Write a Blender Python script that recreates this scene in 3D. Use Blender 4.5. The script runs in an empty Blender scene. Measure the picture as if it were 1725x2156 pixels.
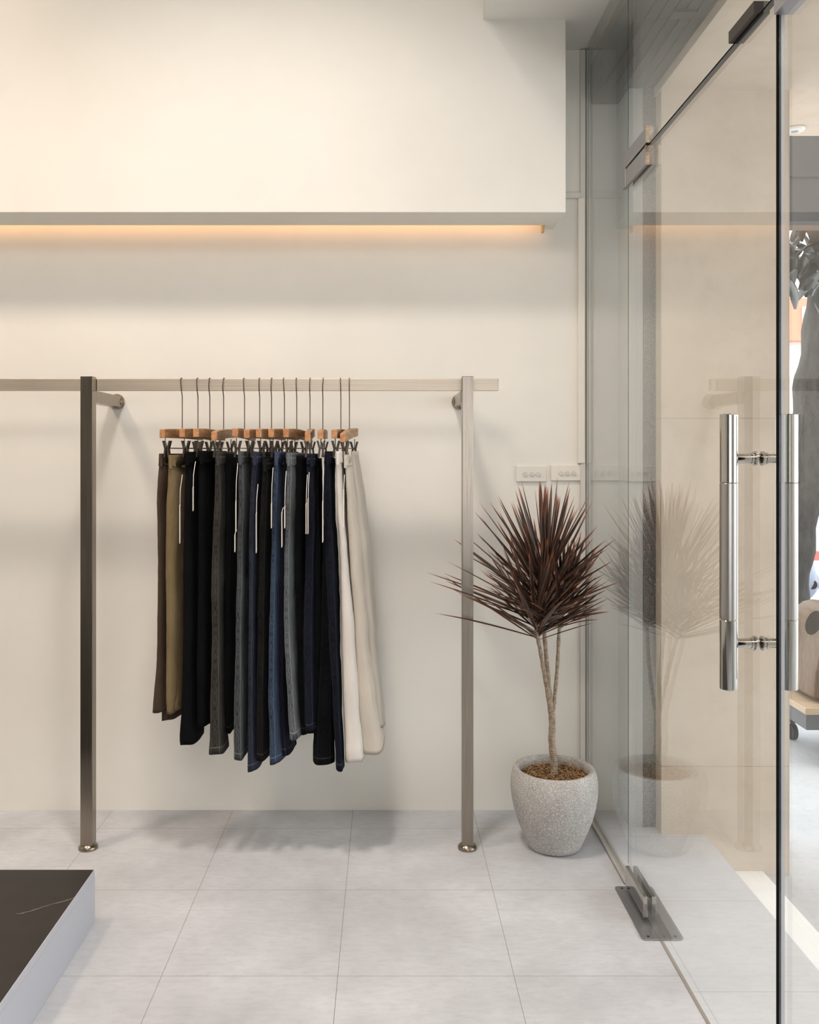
import bpy, math, random
from mathutils import Vector, noise as mnoise

S = bpy.context.scene
COL = S.collection
# ------------------------------------------------------------------ camera, world, lights, exposure
F = 1880.0; PX, PY, CH = 812.0, 957.0, 1.31      # focal length in px, principal point, camera height
cd = bpy.data.cameras.new('camera'); cam = bpy.data.objects.new('camera', cd); COL.objects.link(cam)
cam.location = (0, 0, CH); cam.rotation_euler = (math.pi/2, 0, 0)
cd.sensor_fit = 'HORIZONTAL'; cd.sensor_width = 36; cd.lens = F*36/1725
cd.shift_x = (862.5-PX)/1725; cd.shift_y = -(1078-PY)/1725
cd.clip_start = .02; cd.clip_end = 200
S.camera = cam
S.view_settings.view_transform = 'Standard'; S.view_settings.look = 'None'
S.view_settings.exposure = 0.0; S.view_settings.gamma = 1
S.view_settings.use_curve_mapping = False
S.cycles.max_bounces = 10; S.cycles.diffuse_bounces = 5; S.cycles.glossy_bounces = 5
S.cycles.transparent_max_bounces = 16
S.cycles.sample_clamp_indirect = 6
S.cycles.use_denoising = True

w = bpy.data.worlds.new('World'); S.world = w; w.use_nodes = True
bg = w.node_tree.nodes['Background']; bg.inputs[0].default_value = (0.92, 0.96, 1.0, 1); bg.inputs[1].default_value = 3.5

def area(name, loc, size, power, color, target=None, sy=None, spread=180):
    l = bpy.data.lights.new(name, 'AREA'); l.energy = power; l.color = color
    l.shape = 'RECTANGLE'; l.size = size; l.size_y = sy or size; l.spread = math.radians(spread)
    o = bpy.data.objects.new(name, l); COL.objects.link(o); o.location = loc
    if target is not None:
        o.rotation_euler = (Vector(target)-Vector(loc)).to_track_quat('-Z', 'Y').to_euler()
    return o
area('ceiling_lamp_key', (-.35, 1.92, 3.66), .3, 20, (1.0, .90, .83), (-.35, 2.1, 0), spread=110)
area('ceiling_lamp_left', (-2.0, 1.9, 3.66), .4, 25, (1.0, .77, .60), (-1.9, 2.2, 0), spread=135)
area('ceiling_lamp_front', (-.8, -.5, 3.6), 1.2, 54, (1.0, .91, .84), (-.7, 2.6, 1.0))
area('rear_fill_light', (.1, -2.85, 1.5), 1.3, 24, (.94, .96, 1.0), (.1, 2.0, 1.2), sy=2.0)  # added fill lamp before the closed rear wall; no opening there
sun = bpy.data.lights.new('sun', 'SUN'); sun.energy = 7; sun.angle = .01; sun.color = (1, .97, .93)
so = bpy.data.objects.new('sun', sun); COL.objects.link(so)
so.rotation_euler = Vector((.1, .52, -.85)).to_track_quat('-Z', 'Y').to_euler()

# ------------------------------------------------------------------ helpers
def XZ(px, py, Y):
    return (px-PX)*Y/F, CH-(py-PY)*Y/F
def lin(c):
    return tuple(((v/255)/12.92 if v/255 <= .04045 else ((v/255+.055)/1.055)**2.4) for v in c)+(1,)

class MB:
    def __init__(s): s.v = []; s.f = []; s.uv = []; s.mi = []
    def vert(s, p): s.v.append(tuple(p)); return len(s.v)-1
    def face(s, idx, uv=None, mi=0): s.f.append(tuple(idx)); s.uv.append(uv or [(0, 0)]*len(idx)); s.mi.append(mi)
    def box(s, x0, x1, y0, y1, z0, z1, M=None):
        n = len(s.v)
        for x, y, z in ((x0,y0,z0),(x1,y0,z0),(x1,y1,z0),(x0,y1,z0),(x0,y0,z1),(x1,y0,z1),(x1,y1,z1),(x0,y1,z1)):
            p = Vector((x, y, z)); s.v.append(tuple(M @ p if M else p))
        for q in ((0,3,2,1),(4,5,6,7),(0,1,5,4),(1,2,6,5),(2,3,7,6),(3,0,4,7)):
            s.face([n+i for i in q])
        return s
    def tube(s, pts, r, n=10, cap=True):
        pts = [Vector(p) for p in pts]; rs = r if isinstance(r, (list, tuple)) else [r]*len(pts)
        t0 = (pts[1]-pts[0]).normalized()
        a = t0.orthogonal().normalized(); rings = []; L = 0
        for i, p in enumerate(pts):
            if i == 0: t = t0
            elif i == len(pts)-1: t = (pts[i]-pts[i-1]).normalized()
            else: t = ((pts[i+1]-p).normalized()+(p-pts[i-1]).normalized()).normalized()
            if i: L += (p-pts[i-1]).length
            a = (a-t*a.dot(t)).normalized(); b = t.cross(a)
            base = len(s.v)
            for k in range(n):
                th = 2*math.pi*k/n; s.v.append(tuple(p+(a*math.cos(th)+b*math.sin(th))*rs[i]))
            rings.append((base, L))
        for (b0, l0), (b1, l1) in zip(rings, rings[1:]):
            for k in range(n):
                k2 = (k+1) % n
                s.face((b0+k, b0+k2, b1+k2, b1+k), [(k/n, l0), ((k+1)/n, l0), ((k+1)/n, l1), (k/n, l1)])
        if cap:
            s.face([rings[0][0]+k for k in reversed(range(n))]); s.face([rings[-1][0]+k for k in range(n)])
        return s
    def lathe(s, prof, c=(0,0,0), n=48, closed=False):
        rings = []
        for r, z in prof:
            base = len(s.v)
            for k in range(n):
                th = 2*math.pi*k/n; s.v.append((c[0]+r*math.cos(th), c[1]+r*math.sin(th), c[2]+z))
            rings.append(base)
        for i in range(len(rings)-1):
            b0, b1 = rings[i], rings[i+1]
            for k in range(n):
                k2 = (k+1) % n; s.face((b0+k, b0+k2, b1+k2, b1+k))
        s.face([rings[0]+k for k in reversed(range(n))]); s.face([rings[-1]+k for k in range(n)])
        return s
    def rod(s, p0, p1, r, n=24): return s.tube([p0, p1], r, n)
    def build(s, name, mat, parent=None, smooth=False, bevel=0, sub=0, loc=None):
        me = bpy.data.meshes.new(name); me.from_pydata(s.v, [], s.f); 
        uvl = me.uv_layers.new(name='UVMap'); i = 0
        for poly, uv in zip(me.polygons, s.uv):
            for k in range(len(poly.vertices)): uvl.data[poly.loop_start+k].uv = uv[k]
        for m in (mat if isinstance(mat, (list, tuple)) else [mat]): me.materials.append(m)
        for poly, mi in zip(me.polygons, s.mi): poly.material_index = mi
        if smooth:
            me.polygons.foreach_set('use_smooth', [True]*len(me.polygons))
            if smooth != 'all': me.set_sharp_from_angle(angle=math.radians(40))
        me.update()
        o = bpy.data.objects.new(name, me); COL.objects.link(o)
        if parent is not None: o.parent = parent
        if bevel:
            b = o.modifiers.new('bevel', 'BEVEL'); b.width = bevel; b.segments = 2; b.limit_method = 'ANGLE'
        if sub:
            b = o.modifiers.new('sub', 'SUBSURF'); b.levels = sub; b.render_levels = sub
        if loc: o.location = loc
        return o

def tag(o, label, cat, group=None, kind=None):
    o['label'] = label
    if cat: o['category'] = cat
    if group: o['group'] = group
    if kind: o['kind'] = kind
    return o
def struct(o, label=None):
    o['kind'] = 'structure'
    if label: o['label'] = label
    return o
def thing(name, label, cat, loc=(0,0,0), group=None):
    o = bpy.data.objects.new(name, None); COL.objects.link(o); o.location = loc; o.empty_display_size = .05
    return tag(o, label, cat, group)
def relocate(root, loc):
    """children were modelled in world coordinates: put the empty at its base, keep them in place"""
    root.location = loc
    for ch in root.children: ch.location = Vector(ch.location)-Vector(loc)

# ------------------------------------------------------------------ materials
class NT:
    def __init__(s, name):
        s.m = bpy.data.materials.new(name); s.m.use_nodes = True; s.t = s.m.node_tree; s.n = s.t.nodes
        s.b = s.n['Principled BSDF']; s.out = s.n['Material Output']
    def node(s, typ, **kw):
        n = s.n.new(typ)
        for k, v in kw.items():
            if k.startswith('i_'):
                key = k[2:]; key = int(key) if key.isdigit() else key.replace('_', ' ')
                if isinstance(v, bpy.types.NodeSocket): s.t.links.new(v, n.inputs[key])
                else: n.inputs[key].default_value = v
            else: setattr(n, k, v)
        return n
    def link(s, a, b): s.t.links.new(a, b)
    def math(s, op, a, b=0.0, c=None, clamp=False):
        kw = {'i_0': a, 'i_1': b}
        if c is not None: kw['i_2'] = c
        n = s.node('ShaderNodeMath', operation=op, **kw); n.use_clamp = clamp; return n.outputs[0]
    def mix(s, f, a, b, blend='MIX'):
        n = s.node('ShaderNodeMix', data_type='RGBA', blend_type=blend)
        for sock, v in ((n.inputs[0], f), (n.inputs[6], a), (n.inputs[7], b)):
            if isinstance(v, bpy.types.NodeSocket): s.link(v, sock)
            else: sock.default_value = v
        return n.outputs[2]
    def coords(s, kind='Object', scale=None):
        c = s.node('ShaderNodeTexCoord').outputs[kind]
        if scale:
            c = s.node('ShaderNodeMapping', i_Vector=c, i_Scale=scale).outputs[0]
        return c
    def noise(s, vec, scale, detail=4, rough=.5):
        return s.node('ShaderNodeTexNoise', i_Vector=vec, i_Scale=scale, i_Detail=detail, i_Roughness=rough).outputs[0]
    def ramp(s, f, a, b):
        return s.node('ShaderNodeMapRange', i_0=f, i_1=a, i_2=b, i_3=0.0, i_4=1.0).outputs[0]
    def bump(s, h, strength=.2, dist=.002):
        n = s.node('ShaderNodeBump', i_Height=h, i_Strength=strength, i_Distance=dist); s.link(n.outputs[0], s.b.inputs['Normal'])
    def set(s, **kw):
        for k, v in kw.items():
            k = k.replace('_', ' ')
            if isinstance(v, bpy.types.NodeSocket): s.link(v, s.b.inputs[k])
            else: s.b.inputs[k].default_value = v
        return s.m

def plain(name, c, rough=.6, metal=0, var=.06, scale=20, spec=.5):
    n = NT(name); v = n.noise(n.coords(), scale); base = lin(c)
    dark = tuple(x*(1-var) for x in base[:3])+(1,); lt = tuple(min(1, x*(1+var)) for x in base[:3])+(1,)
    return n.set(Base_Color=n.mix(v, dark, lt), Roughness=rough, Metallic=metal, Specular_IOR_Level=spec)

def plaster(name, c, bump=.08, stain=.03):
    n = NT(name); co = n.coords('Object')
    a = n.noise(co, 1.7, 5, .6); b = n.noise(co, 60, 3)
    base = lin(c); d = tuple(x*(1-stain*2) for x in base[:3])+(1,)
    n.bump(b, bump, .001)
    return n.set(Base_Color=n.mix(n.ramp(a, .35, .7), d, base), Roughness=.85, Specular_IOR_Level=.2)

M_wall = plaster('wall_paint', (233, 230, 222))
M_side = plaster('side_wall_paint', (192, 192, 190))
M_ceil = plaster('ceiling_paint', (230, 228, 222))
M_plat = plain('platform_paint', (180, 181, 188), .55, var=.01)

def floor_mat(name, c1, c2, ox, oy, step, groutc):
    n = NT(name); co = n.coords('Object')
    big = n.noise(co, 2.2, 6, .62); fine = n.noise(n.coords('Object', (1, 3, 1)), 22, 6, .7); cl = n.noise(co, 9, 6, .65)
    sx = n.node('ShaderNodeSeparateXYZ', i_0=co)
    def line(out, off):
        fr = n.math('FRACT', n.math('DIVIDE', n.math('SUBTRACT', out, off-50*step), step))
        d = n.math('MULTIPLY', n.math('MINIMUM', fr, n.math('SUBTRACT', 1.0, fr)), step)
        return n.math('LESS_THAN', d, .0009)
    g = n.math('MAXIMUM', line(sx.outputs[0], ox), line(sx.outputs[1], oy))
    col = n.mix(n.ramp(big, .3, .7), lin(c1), lin(c2))
    col = n.mix(n.math('MULTIPLY', n.ramp(fine, .45, .75), .35), col, lin(tuple(v-26 for v in c1)))
    col = n.mix(n.math('MULTIPLY', n.ramp(cl, .45, .75), .3), col, lin(tuple(v-18 for v in c2)))
    col = n.mix(n.math('MULTIPLY', g, .75), col, lin(groutc))
    n.bump(n.math('SUBTRACT', fine, n.math('MULTIPLY', g, 2.0)), .08, .001)
    return n.set(Base_Color=col, Roughness=n.math('MULTIPLY_ADD', cl, .25, .33), Specular_IOR_Level=.35)
M_floor = floor_mat('cement_tile', (172, 174, 178), (205, 208, 213), -.12, 2.686, .443, (120, 112, 104))
M_deck = floor_mat('entrance_tile', (206, 206, 211), (220, 220, 225), -.12, 2.62, .443, (150, 146, 142))

def steel(name, c=(190, 178, 162), rough=.28, axis=2, dark=(120, 108, 95), metal=1.0):
    n = NT(name); sc = [60, 60, 60]; sc[axis] = .6
    streak = n.noise(n.coords('Object', tuple(sc)), 8, 4); sm = n.noise(n.coords('Object'), 4, 3)
    col = n.mix(n.ramp(streak, .3, .7), lin(dark), lin(c)); col = n.mix(n.math('MULTIPLY', sm, .5), col, lin(c))
    n.bump(streak, .05, .0005)
    return n.set(Base_Color=col, Metallic=metal, Roughness=n.math('MULTIPLY_ADD', sm, .15, rough-.05))
M_post = steel('brushed_steel_upright', (158, 149, 138), .22, 2, (124, 114, 102))
M_rail = steel('brushed_steel_rail', (206, 195, 180), .42, 0, (184, 171, 154))
M_flange = steel('flange_steel', (160, 148, 132), .2, 0, (120, 110, 98))
M_chrome = NT('polished_steel').set(Base_Color=lin((190, 186, 180)), Metallic=1.0, Roughness=.06)
M_satin = NT('satin_steel').set(Base_Color=lin((180, 176, 172)), Metallic=1.0, Roughness=.28)
M_patch = steel('patch_steel', (150, 150, 150), .35, 1, (128, 128, 128))
M_plate = steel('floor_plate_steel', (178, 178, 182), .4, 1, (150, 150, 154))
M_alu = NT('aluminium_channel').set(Base_Color=lin((214, 210, 204)), Metallic=.7, Roughness=.4)
M_black = plain('black_rubber', (14, 13, 13), .45, var=.1)
M_dark = plain('dark_gap', (46, 40, 36), .6)
M_wire = NT('bronze_wire').set(Base_Color=lin((104, 92, 80)), Metallic=1.0, Roughness=.35)
M_clip = NT('clip_metal').set(Base_Color=lin((92, 84, 76)), Metallic=.85, Roughness=.42)
M_plastic = plain('white_plastic', (232, 230, 226), .35, var=.01)

def glass_mat():
    n = NT('pane_glass'); n.n.remove(n.b)
    lw = n.node('ShaderNodeLayerWeight', i_Blend=.5).outputs['Facing']
    fr = n.math('MULTIPLY_ADD', n.math('POWER', lw, 5.0), .96, .035)
    tr = n.node('ShaderNodeBsdfTransparent', i_Color=(.965, .98, .975, 1)); gl = n.node('ShaderNodeBsdfGlossy', i_Roughness=0.0, i_Color=(1, 1, 1, 1))
    mx = n.node('ShaderNodeMixShader', i_0=fr, i_1=tr.outputs[0], i_2=gl.outputs[0])
    n.link(mx.outputs[0], n.out.inputs[0]); return n.m
M_glass = glass_mat()
M_gedge = plain('glass_edge', (10, 11, 11), .6, var=.05, spec=.1)
M_gedge2 = plain('glass_edge_pale', (196, 196, 204), .25, var=.03)

def wood(name, c1, c2, axis=1, rough=.45):
    n = NT(name); sc = [1, 1, 1]; sc[axis] = .08
    v = n.noise(n.coords('Object', tuple(sc)), 90, 5, .6)
    return n.set(Base_Color=n.mix(n.ramp(v, .35, .65), lin(c1), lin(c2)), Roughness=rough)
M_wood = wood('hanger_wood', (128, 90, 56), (176, 134, 90))
M_woodend = wood('hanger_end_grain', (168, 112, 74), (200, 148, 104))

def cloth(name, base, light=None, denim=False, seam=(None), inner=None):
    light = light or tuple(min(255, int(v*1.18)+4) for v in base)
    n = NT(name); uv = n.coords('UV'); sp = n.node('ShaderNodeSeparateXYZ', i_0=uv)
    u, v = sp.outputs[0], sp.outputs[1]
    d = n.math('MINIMUM', u, n.math('SUBTRACT', 1.0, u))        # 0 on the near fold, .5 on the far one
    comb = n.node('ShaderNodeCombineXYZ', i_0=n.math('MULTIPLY', u, 40.0), i_1=n.math('MULTIPLY', v, 9.0)).outputs[0]
    blot = n.noise(comb, 1.6, 6, .7)
    tw = n.noise(n.node('ShaderNodeCombineXYZ', i_0=n.math('MULTIPLY', u, 900.0), i_1=n.math('MULTIPLY', v, 160.0)).outputs[0], 1.0, 2)
    col = n.mix(n.ramp(blot, .3, .75), lin(base), lin(light))
    h = tw
    if denim:
        col = n.mix(n.math('MULTIPLY', tw, .22), col, lin(tuple(min(255, x+24) for x in light)))
        pk = n.noise(n.node('ShaderNodeCombineXYZ', i_0=n.math('MULTIPLY', d, 34.0), i_1=n.math('MULTIPLY', v, 52.0)).outputs[0], 1.0, 4, .6)
        band = n.math('LESS_THAN', n.math('ABSOLUTE', n.math('SUBTRACT', d, .03)), .03)
        col = n.mix(n.math('MULTIPLY', n.math('MULTIPLY', band, n.ramp(pk, .45, .66)), .7), col, lin(tuple(int(x*.35) for x in base)))
        line = n.math('LESS_THAN', n.math('ABSOLUTE', n.math('SUBTRACT', d, .068)), .006)
        col = n.mix(n.math('MULTIPLY', line, .35), col, lin(tuple(min(255, int(x*1.5)+30) for x in light)))
        hem = n.math('LESS_THAN', n.math('ABSOLUTE', n.math('SUBTRACT', v, .022)), .0018)
        col = n.mix(n.math('MULTIPLY', hem, .5), col, lin(tuple(min(255, x+50) for x in light)))
        h = n.math('ADD', tw, n.math('MULTIPLY', n.math('MULTIPLY', band, pk), 3.0))
    else:
        h = n.math('ADD', n.math('MULTIPLY', tw, .5), blot)
    n.bump(h, .5, .002)
    return n.set(Base_Color=col, Roughness=.9, Specular_IOR_Level=.12)

# ------------------------------------------------------------------ setting
XG = .74; D = 3.29; ZC = 2.80; ZH = 3.7; XL = -3.6; YB = -3.2
def bx(*a): return MB().box(*a)
struct(bx(XL, XG+.01, YB, D, -.12, 0).build('floor', M_floor), 'pale grey square cement floor tiles with thin joints')
struct(bx(XG+.01, 1.10, -.6, 3.14, -.12, 0).build('floor_entrance', M_deck), 'pale grey tiled landing outside the glass door')
struct(bx(XG+.01, .90, 3.14, D, -.12, 0).build('floor_entrance_corner', M_deck))
struct(bx(.7465, .905, D, D+.12, -.12, ZH).build('wall_outside', M_side))
struct(bx(XL-.1, .7463, D, D+.12, -.12, ZH).build('wall_back', M_wall), 'off-white painted wall behind the clothes rack')
struct(bx(XL-.12, XL, YB, D, -.12, ZH).build('wall_left', M_wall))
struct(bx(XL, XG+.02, YB-.12, YB, -.12, ZH).build('wall_rear', plaster('rear_wall_paint', (150, 142, 132))))
struct(bx(XL, .335, YB, D, ZH, ZH+.1).build('ceiling', M_ceil))
struct(bx(.335, XG+.03, YB, D, ZC, ZH+.1).build('ceiling_dropped', M_ceil), 'lowered white ceiling section above the glass front')
# long box hanging in front of the back wall, its underside lit from a slot
m = MB(); m.box(XL, .618, 3.06, 3.235, 2.14, ZH); m.box(.578, .618, 3.235, D, 2.14, ZH)
m.box(XL, .578, 3.235, D, 2.24, ZH)
struct(m.build('ceiling_bulkhead', M_wall, bevel=.002), 'long white bulkhead box running above the clothes rack')
# led strip in the slot
n = NT('warm_led'); n.set(Base_Color=(1, .7, .4, 1), Emission_Color=lin((255, 200, 146)), Emission_Strength=4.5)
t = thing('light_strip', 'warm light strip hidden in the slot under the white bulkhead', 'light strip', (-1, 3.255, 2.2))
bx(XL, .566, 3.246, 3.262, 2.19, 2.205).build('diffuser', n.m, t)
bx(XL, .568, 3.244, 3.264, 2.205, 2.2395).build('housing', M_plastic, t)
x, z = XZ(1157, 489, 3.25); m = bx(.5685, .577, 3.24, 3.262, 2.118, 2.239); m.build('end_cap', plain('old_cap', (214, 176, 120), .5), t)
relocate(t, (-1, 3.255, 2.2))

# glass front: fixed pane, transom, two leaves
T = .006
def pane(name, y0, y1, z0, z1, edge, label):
    m = MB(); m.box(XG-T, XG+T, y0, y1, z0, z1)
    for i in edge: m.mi[i] = 1
    return struct(m.build(name, [M_glass, M_gedge]), label)
YH = 2.70; YE = 1.672; DT = 2.172
pane('window_1', YH+.002, D-.004, .012, 2.797, (), 'narrow fixed clear glass pane beside the back wall')
pane('window_2', -.5, YH-.002, DT+.004, 2.797, (0,), 'clear glass transom pane above the glass door')
door = pane('door_1', YE, YH-.002, .012, DT, (1, 2), 'frameless clear glass door leaf with long steel pull handle')
door2 = pane('door_2', .62, YE-.006, .012, DT, (1,), 'second frameless glass door leaf nearest the camera')
struct(bx(XG-T, XG+T, -3.0, .60, .012, DT).build('window_3', M_glass))
struct(bx(XG-.012, XG+.02, -3.0, -.5, DT+.004, 2.797).build('window_4', M_glass))
# pale seal strip on the meeting edge of the second leaf
bx(XG-.0085, XG-.0003, YE-.0030, YE-.0003, .012, DT).build('edge_seal', M_gedge, door)
bx(XG, XG+.0065, YE-.0030, YE-.0003, .012, DT).build('edge_strip', M_gedge2, door)
bx(XG-T-.0006, XG-T, YH-.0035, YH-.002, .075, DT-.055).build('hinge_seal', M_black, door)
struct(bx(XG-T-.0006, XG-T, YH-.0015, YH+.0005, DT+.055, 2.795).build('trim_seal', M_black))
# hinge patches
m = MB(); m.box(XG-.014, XG-.0062, 2.49, YH+.035, DT+.006, DT+.052); m.box(XG-.014, XG-.0062, YH+.004, YH+.035, DT-.052, DT+.006)
m.box(XG+.0062, XG+.014, 2.49, YH+.035, DT+.006, DT+.052)
pt = m.build('hinge_patch', M_patch, None, bevel=.001); tag(pt, 'grey steel hinge patch clamped to the glass above the door', 'hinge')
m = MB(); m.box(XG-.015, XG-.0062, 2.49, YH-.004, DT-.054, DT-.002); m.box(XG+.0062, XG+.015, 2.49, YH-.004, DT-.054, DT-.002)
m.build('top_patch', M_patch, door, bevel=.001)
bx(XG-.0155, XG-.006, 2.484, 2.4895, DT+.006, DT+.053).build('polished_edge', M_flange, pt)
bx(XG-.0165, XG-.006, 2.484, 2.4895, DT-.055, DT-.002).build('polished_edge', M_flange, door)
# bottom pivot patch and the floor spring cover
m = MB(); m.box(XG-.018, XG-.0062, 2.50, YH-.01, .013, .072); m.box(XG+.0062, XG+.018, 2.50, YH-.01, .013, .072)
m.build('bottom_patch', M_chrome, door, bevel=.0015)
t = thing('floor_spring', 'rectangular steel floor spring cover plate under the glass door', 'door closer', (.748, 2.555, 0))
def rrect(x0, x1, y0, y1, r, z0, z1):
    pts = []
    for cx, cy, a0 in ((x1-r, y1-r, 0), (x0+r, y1-r, 90), (x0+r, y0+r, 180), (x1-r, y0+r, 270)):
        for k in range(6):
            a = math.radians(a0+k*18); pts.append((cx+r*math.cos(a), cy+r*math.sin(a)))
    m = MB(); n_ = len(pts)
    for z in (z0, z1):
        for p in pts: m.v.append((p[0], p[1], z))
    m.face(list(reversed(range(n_)))); m.face([n_+i for i in range(n_)])
    for i in range(n_): j = (i+1) % n_; m.face((i, j, n_+j, n_+i))
    return m
rrect(.692, .806, 2.405, 2.703, .012, .0003, .004).build('cover_plate', M_plate, t, bevel=.0008)
for sx, sy in ((.712, 2.42), (.786, 2.42), (.712, 2.688), (.786, 2.688)):
    MB().rod((sx, sy, .0038), (sx, sy, .0048), .004, 12).build('screw', M_dark, t)
MB().rod((XG, 2.63, .004), (XG, 2.63, .0125), .012, 16).build('pivot', M_satin, t)
relocate(t, (.748, 2.555, 0))
# transom lock box seen at the top edge
m = bx(XG-.016, XG+.016, 1.755, 1.885, DT+.0045, DT+.03); o = m.build('lock_patch', M_dark, None, bevel=.001)
tag(o, 'dark lock patch on the upper edge of the glass door opening', 'door lock')
m = bx(XG-.018, XG+.018, 1.50, YE-.012, DT-.045, DT-.002); m.build('top_patch', M_plate, door2, bevel=.001)
# channel at floor and wall
m = MB(); m.box(.728, .7335, YH+.02, D-.002, .0003, .014); m.box(.7465, .752, YH+.02, D-.002, .0003, .014); m.box(.728, .752, YH+.02, D-.002, .0003, .003)
struct(m.build('trim_1', M_alu), 'slim aluminium channel under the fixed glass pane')
m = MB(); m.box(.716, .7335, D-.014, D-.001, .015, 2.795); m.box(.7465, .756, D-.014, D-.001, .015, 2.795)
struct(m.build('trim_2', plain('frame_grey', (206, 204, 198), .5, var=.03)), 'thin grey vertical frame where glass meets wall')
struct(bx(.7345, .7385, D-.012, D-.001, .015, 2.795).build('trim_3', M_black))
struct(bx(.7395, .7475, .3, 2.404, .0002, .0012).build('trim_4', plain('threshold_joint', (128, 116, 100), .6)), 'thin grey-brown threshold joint in the floor')
struct(bx(.752, .90, D-.03, D-.001, .0003, .012).build('baseboard_back', M_side))

# door pull handle (grip bars both sides, standoffs)
YHN = 1.77
def handle(door):
    root = None
    for sgn, nm in ((-1, 'handle'), (1, 'handle')):
        xc = XG+sgn*.0595; r = .0173
        m = MB()
        def tubeprof(z0, z1):
            m2 = MB(); m2.lathe([(r-.0015, z0), (r, z0+.0015), (r, z1-.0015), (r-.0015, z1)], (xc, YHN, 0), 40); return m2
        h = tubeprof(.984, 1.254).build(nm, M_satin, door, smooth=True)
        h['label'] = 'brushed middle of steel pull handle'
        tubeprof(1.254, 1.39).build('handle_end', M_chrome, h, smooth=True)
        tubeprof(.845, .984).build('handle_end', M_chrome, h, smooth=True)
        for z in (1.302, .936):
            m3 = MB(); m3.rod((XG+sgn*T, YHN, z), (XG+sgn*(.0595-.012), YHN, z), .0095, 20)
            m3.rod((XG+sgn*T, YHN, z), (XG+sgn*(T+.004), YHN, z), .0145, 24)
            m3.rod((XG+sgn*(T+.007), YHN, z), (XG+sgn*(T+.010), YHN, z), .0118, 24)
            m3.build('standoff', M_chrome, h, smooth=True)
handle(door)

# outside: white pilaster, dark stone strip, beige block, porch ceiling, slatted soffit
struct(bx(.858, .907, 3.145, D-.001, -.12, 2.62).build('wall_pilaster', M_side), 'narrow white pilaster outside the glass')
def granite():
    n = NT('speckled_granite'); v = n.noise(n.coords(), 260, 3, .7); b = n.noise(n.coords(), 5, 3)
    c = n.mix(n.ramp(v, .42, .62), lin((66, 67, 68)), lin((132, 132, 130))); c = n.mix(n.math('MULTIPLY', b, .4), c, lin((84, 82, 78)))
    return n.set(Base_Color=c, Roughness=.35)
struct(bx(.9075, .9505, 3.14, 3.40, -.12, 2.62).build('trim_granite', granite()), 'dark speckled granite strip beside the beige wall')
def beige():
    n = NT('beige_render'); co = n.coords(); a = n.noise(co, 3, 6, .6); b = n.noise(co, 14, 6, .7); z = n.node('ShaderNodeSeparateXYZ', i_0=co).outputs[2]
    c = n.mix(n.ramp(a, .35, .7), lin((206, 189, 170)), lin((219, 204, 187))); c = n.mix(n.math('MULTIPLY', n.ramp(b, .5, .8), .35), c, lin((178, 162, 143)))
    for h in (1.435, .235):
        g = n.math('LESS_THAN', n.math('ABSOLUTE', n.math('SUBTRACT', z, h)), .0016); c = n.mix(n.math('MULTIPLY', g, .45), c, lin((150, 132, 110)))
    n.bump(b, .15, .002)
    return n.set(Base_Color=c, Roughness=.8, Specular_IOR_Level=.2)
M_beige = beige()
struct(bx(.951, 1.393, 3.078, 3.42, -.14, 2.566).build('wall_porch', M_beige), 'beige rendered wall block outside the glass door')
struct(bx(.945, 4.2, -1.5, 3.52, 2.566, 2.75).build('ceiling_porch', M_beige), 'beige rendered porch ceiling outside')
struct(bx(.70, 4.2, -1.5, 3.50, 2.81, 6.2).build('wall_sun_block', M_beige))  # added upper mass, tall enough to keep the near street in shade
m = MB(); m.box(.762, .944, -1.5, 3.14, 2.60, 2.74); m.box(.754, .8575, 3.14, D-.002, 2.60, 2.74)
for i in range(5): m.box(.768+i*.034, .794+i*.034, -1.5, 3.13, 2.594, 2.60)
struct(m.build('ceiling_soffit', plain('soffit_grey', (40, 40, 43), .6)), 'grey slatted soffit strip above the glass door')
o = bx(.83, .90, 2.57, 2.615, 2.584, 2.5935).build('vent', M_dark, bevel=.001); tag(o, 'small dark slot vent in the grey slatted soffit', 'vent')
# downlight on the porch ceiling
t = thing('downlight', 'small round white downlight on the beige porch ceiling', 'ceiling light', (1.577, 3.44, 2.566))
MB().lathe([(.036, 2.5655), (.038, 2.562), (.034, 2.556), (.02, 2.5535)], (1.577, 3.44, 0), 32).build('rim', M_plastic, t, smooth=True)
MB().lathe([(.014, 2.5536), (.014, 2.5525), (.011, 2.551)], (1.577, 3.44, 0), 24).build('lens', plain('lens_grey', (150, 150, 150), .3), t, smooth=True)
relocate(t, (1.577, 3.44, 2.566))
struct(bx(.78, 6.5, -3.4, -3.2, -.14, 6.0).build('wall_added_backdrop', plaster('backdrop_render', (196, 193, 188))))  # unseen wall added so the outer handle reflects less white sky
# step and street
struct(bx(1.10, 1.30, -.6, 3.077, -.16, -.125).build('trim_step', plain('pale_stone', (244, 243, 240), .7, var=.03)), 'pale stone strip at the edge of the landing')
def asphalt():
    n = NT('pavement'); co = n.coords(); a = n.noise(co, 1.2, 6, .6); b = n.noise(co, 30, 6, .7)
    c = n.mix(n.ramp(a, .3, .7), lin((176, 176, 178)), lin((206, 205, 206))); c = n.mix(n.math('MULTIPLY', n.ramp(b, .5, .8), .4), c, lin((140, 140, 142)))
    return n.set(Base_Color=c, Roughness=.9, Specular_IOR_Level=.2)
struct(bx(-12, 30, -8, 60, -.4, -.14).build('ground', asphalt()), 'grey pavement and road outside the shop')

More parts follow.
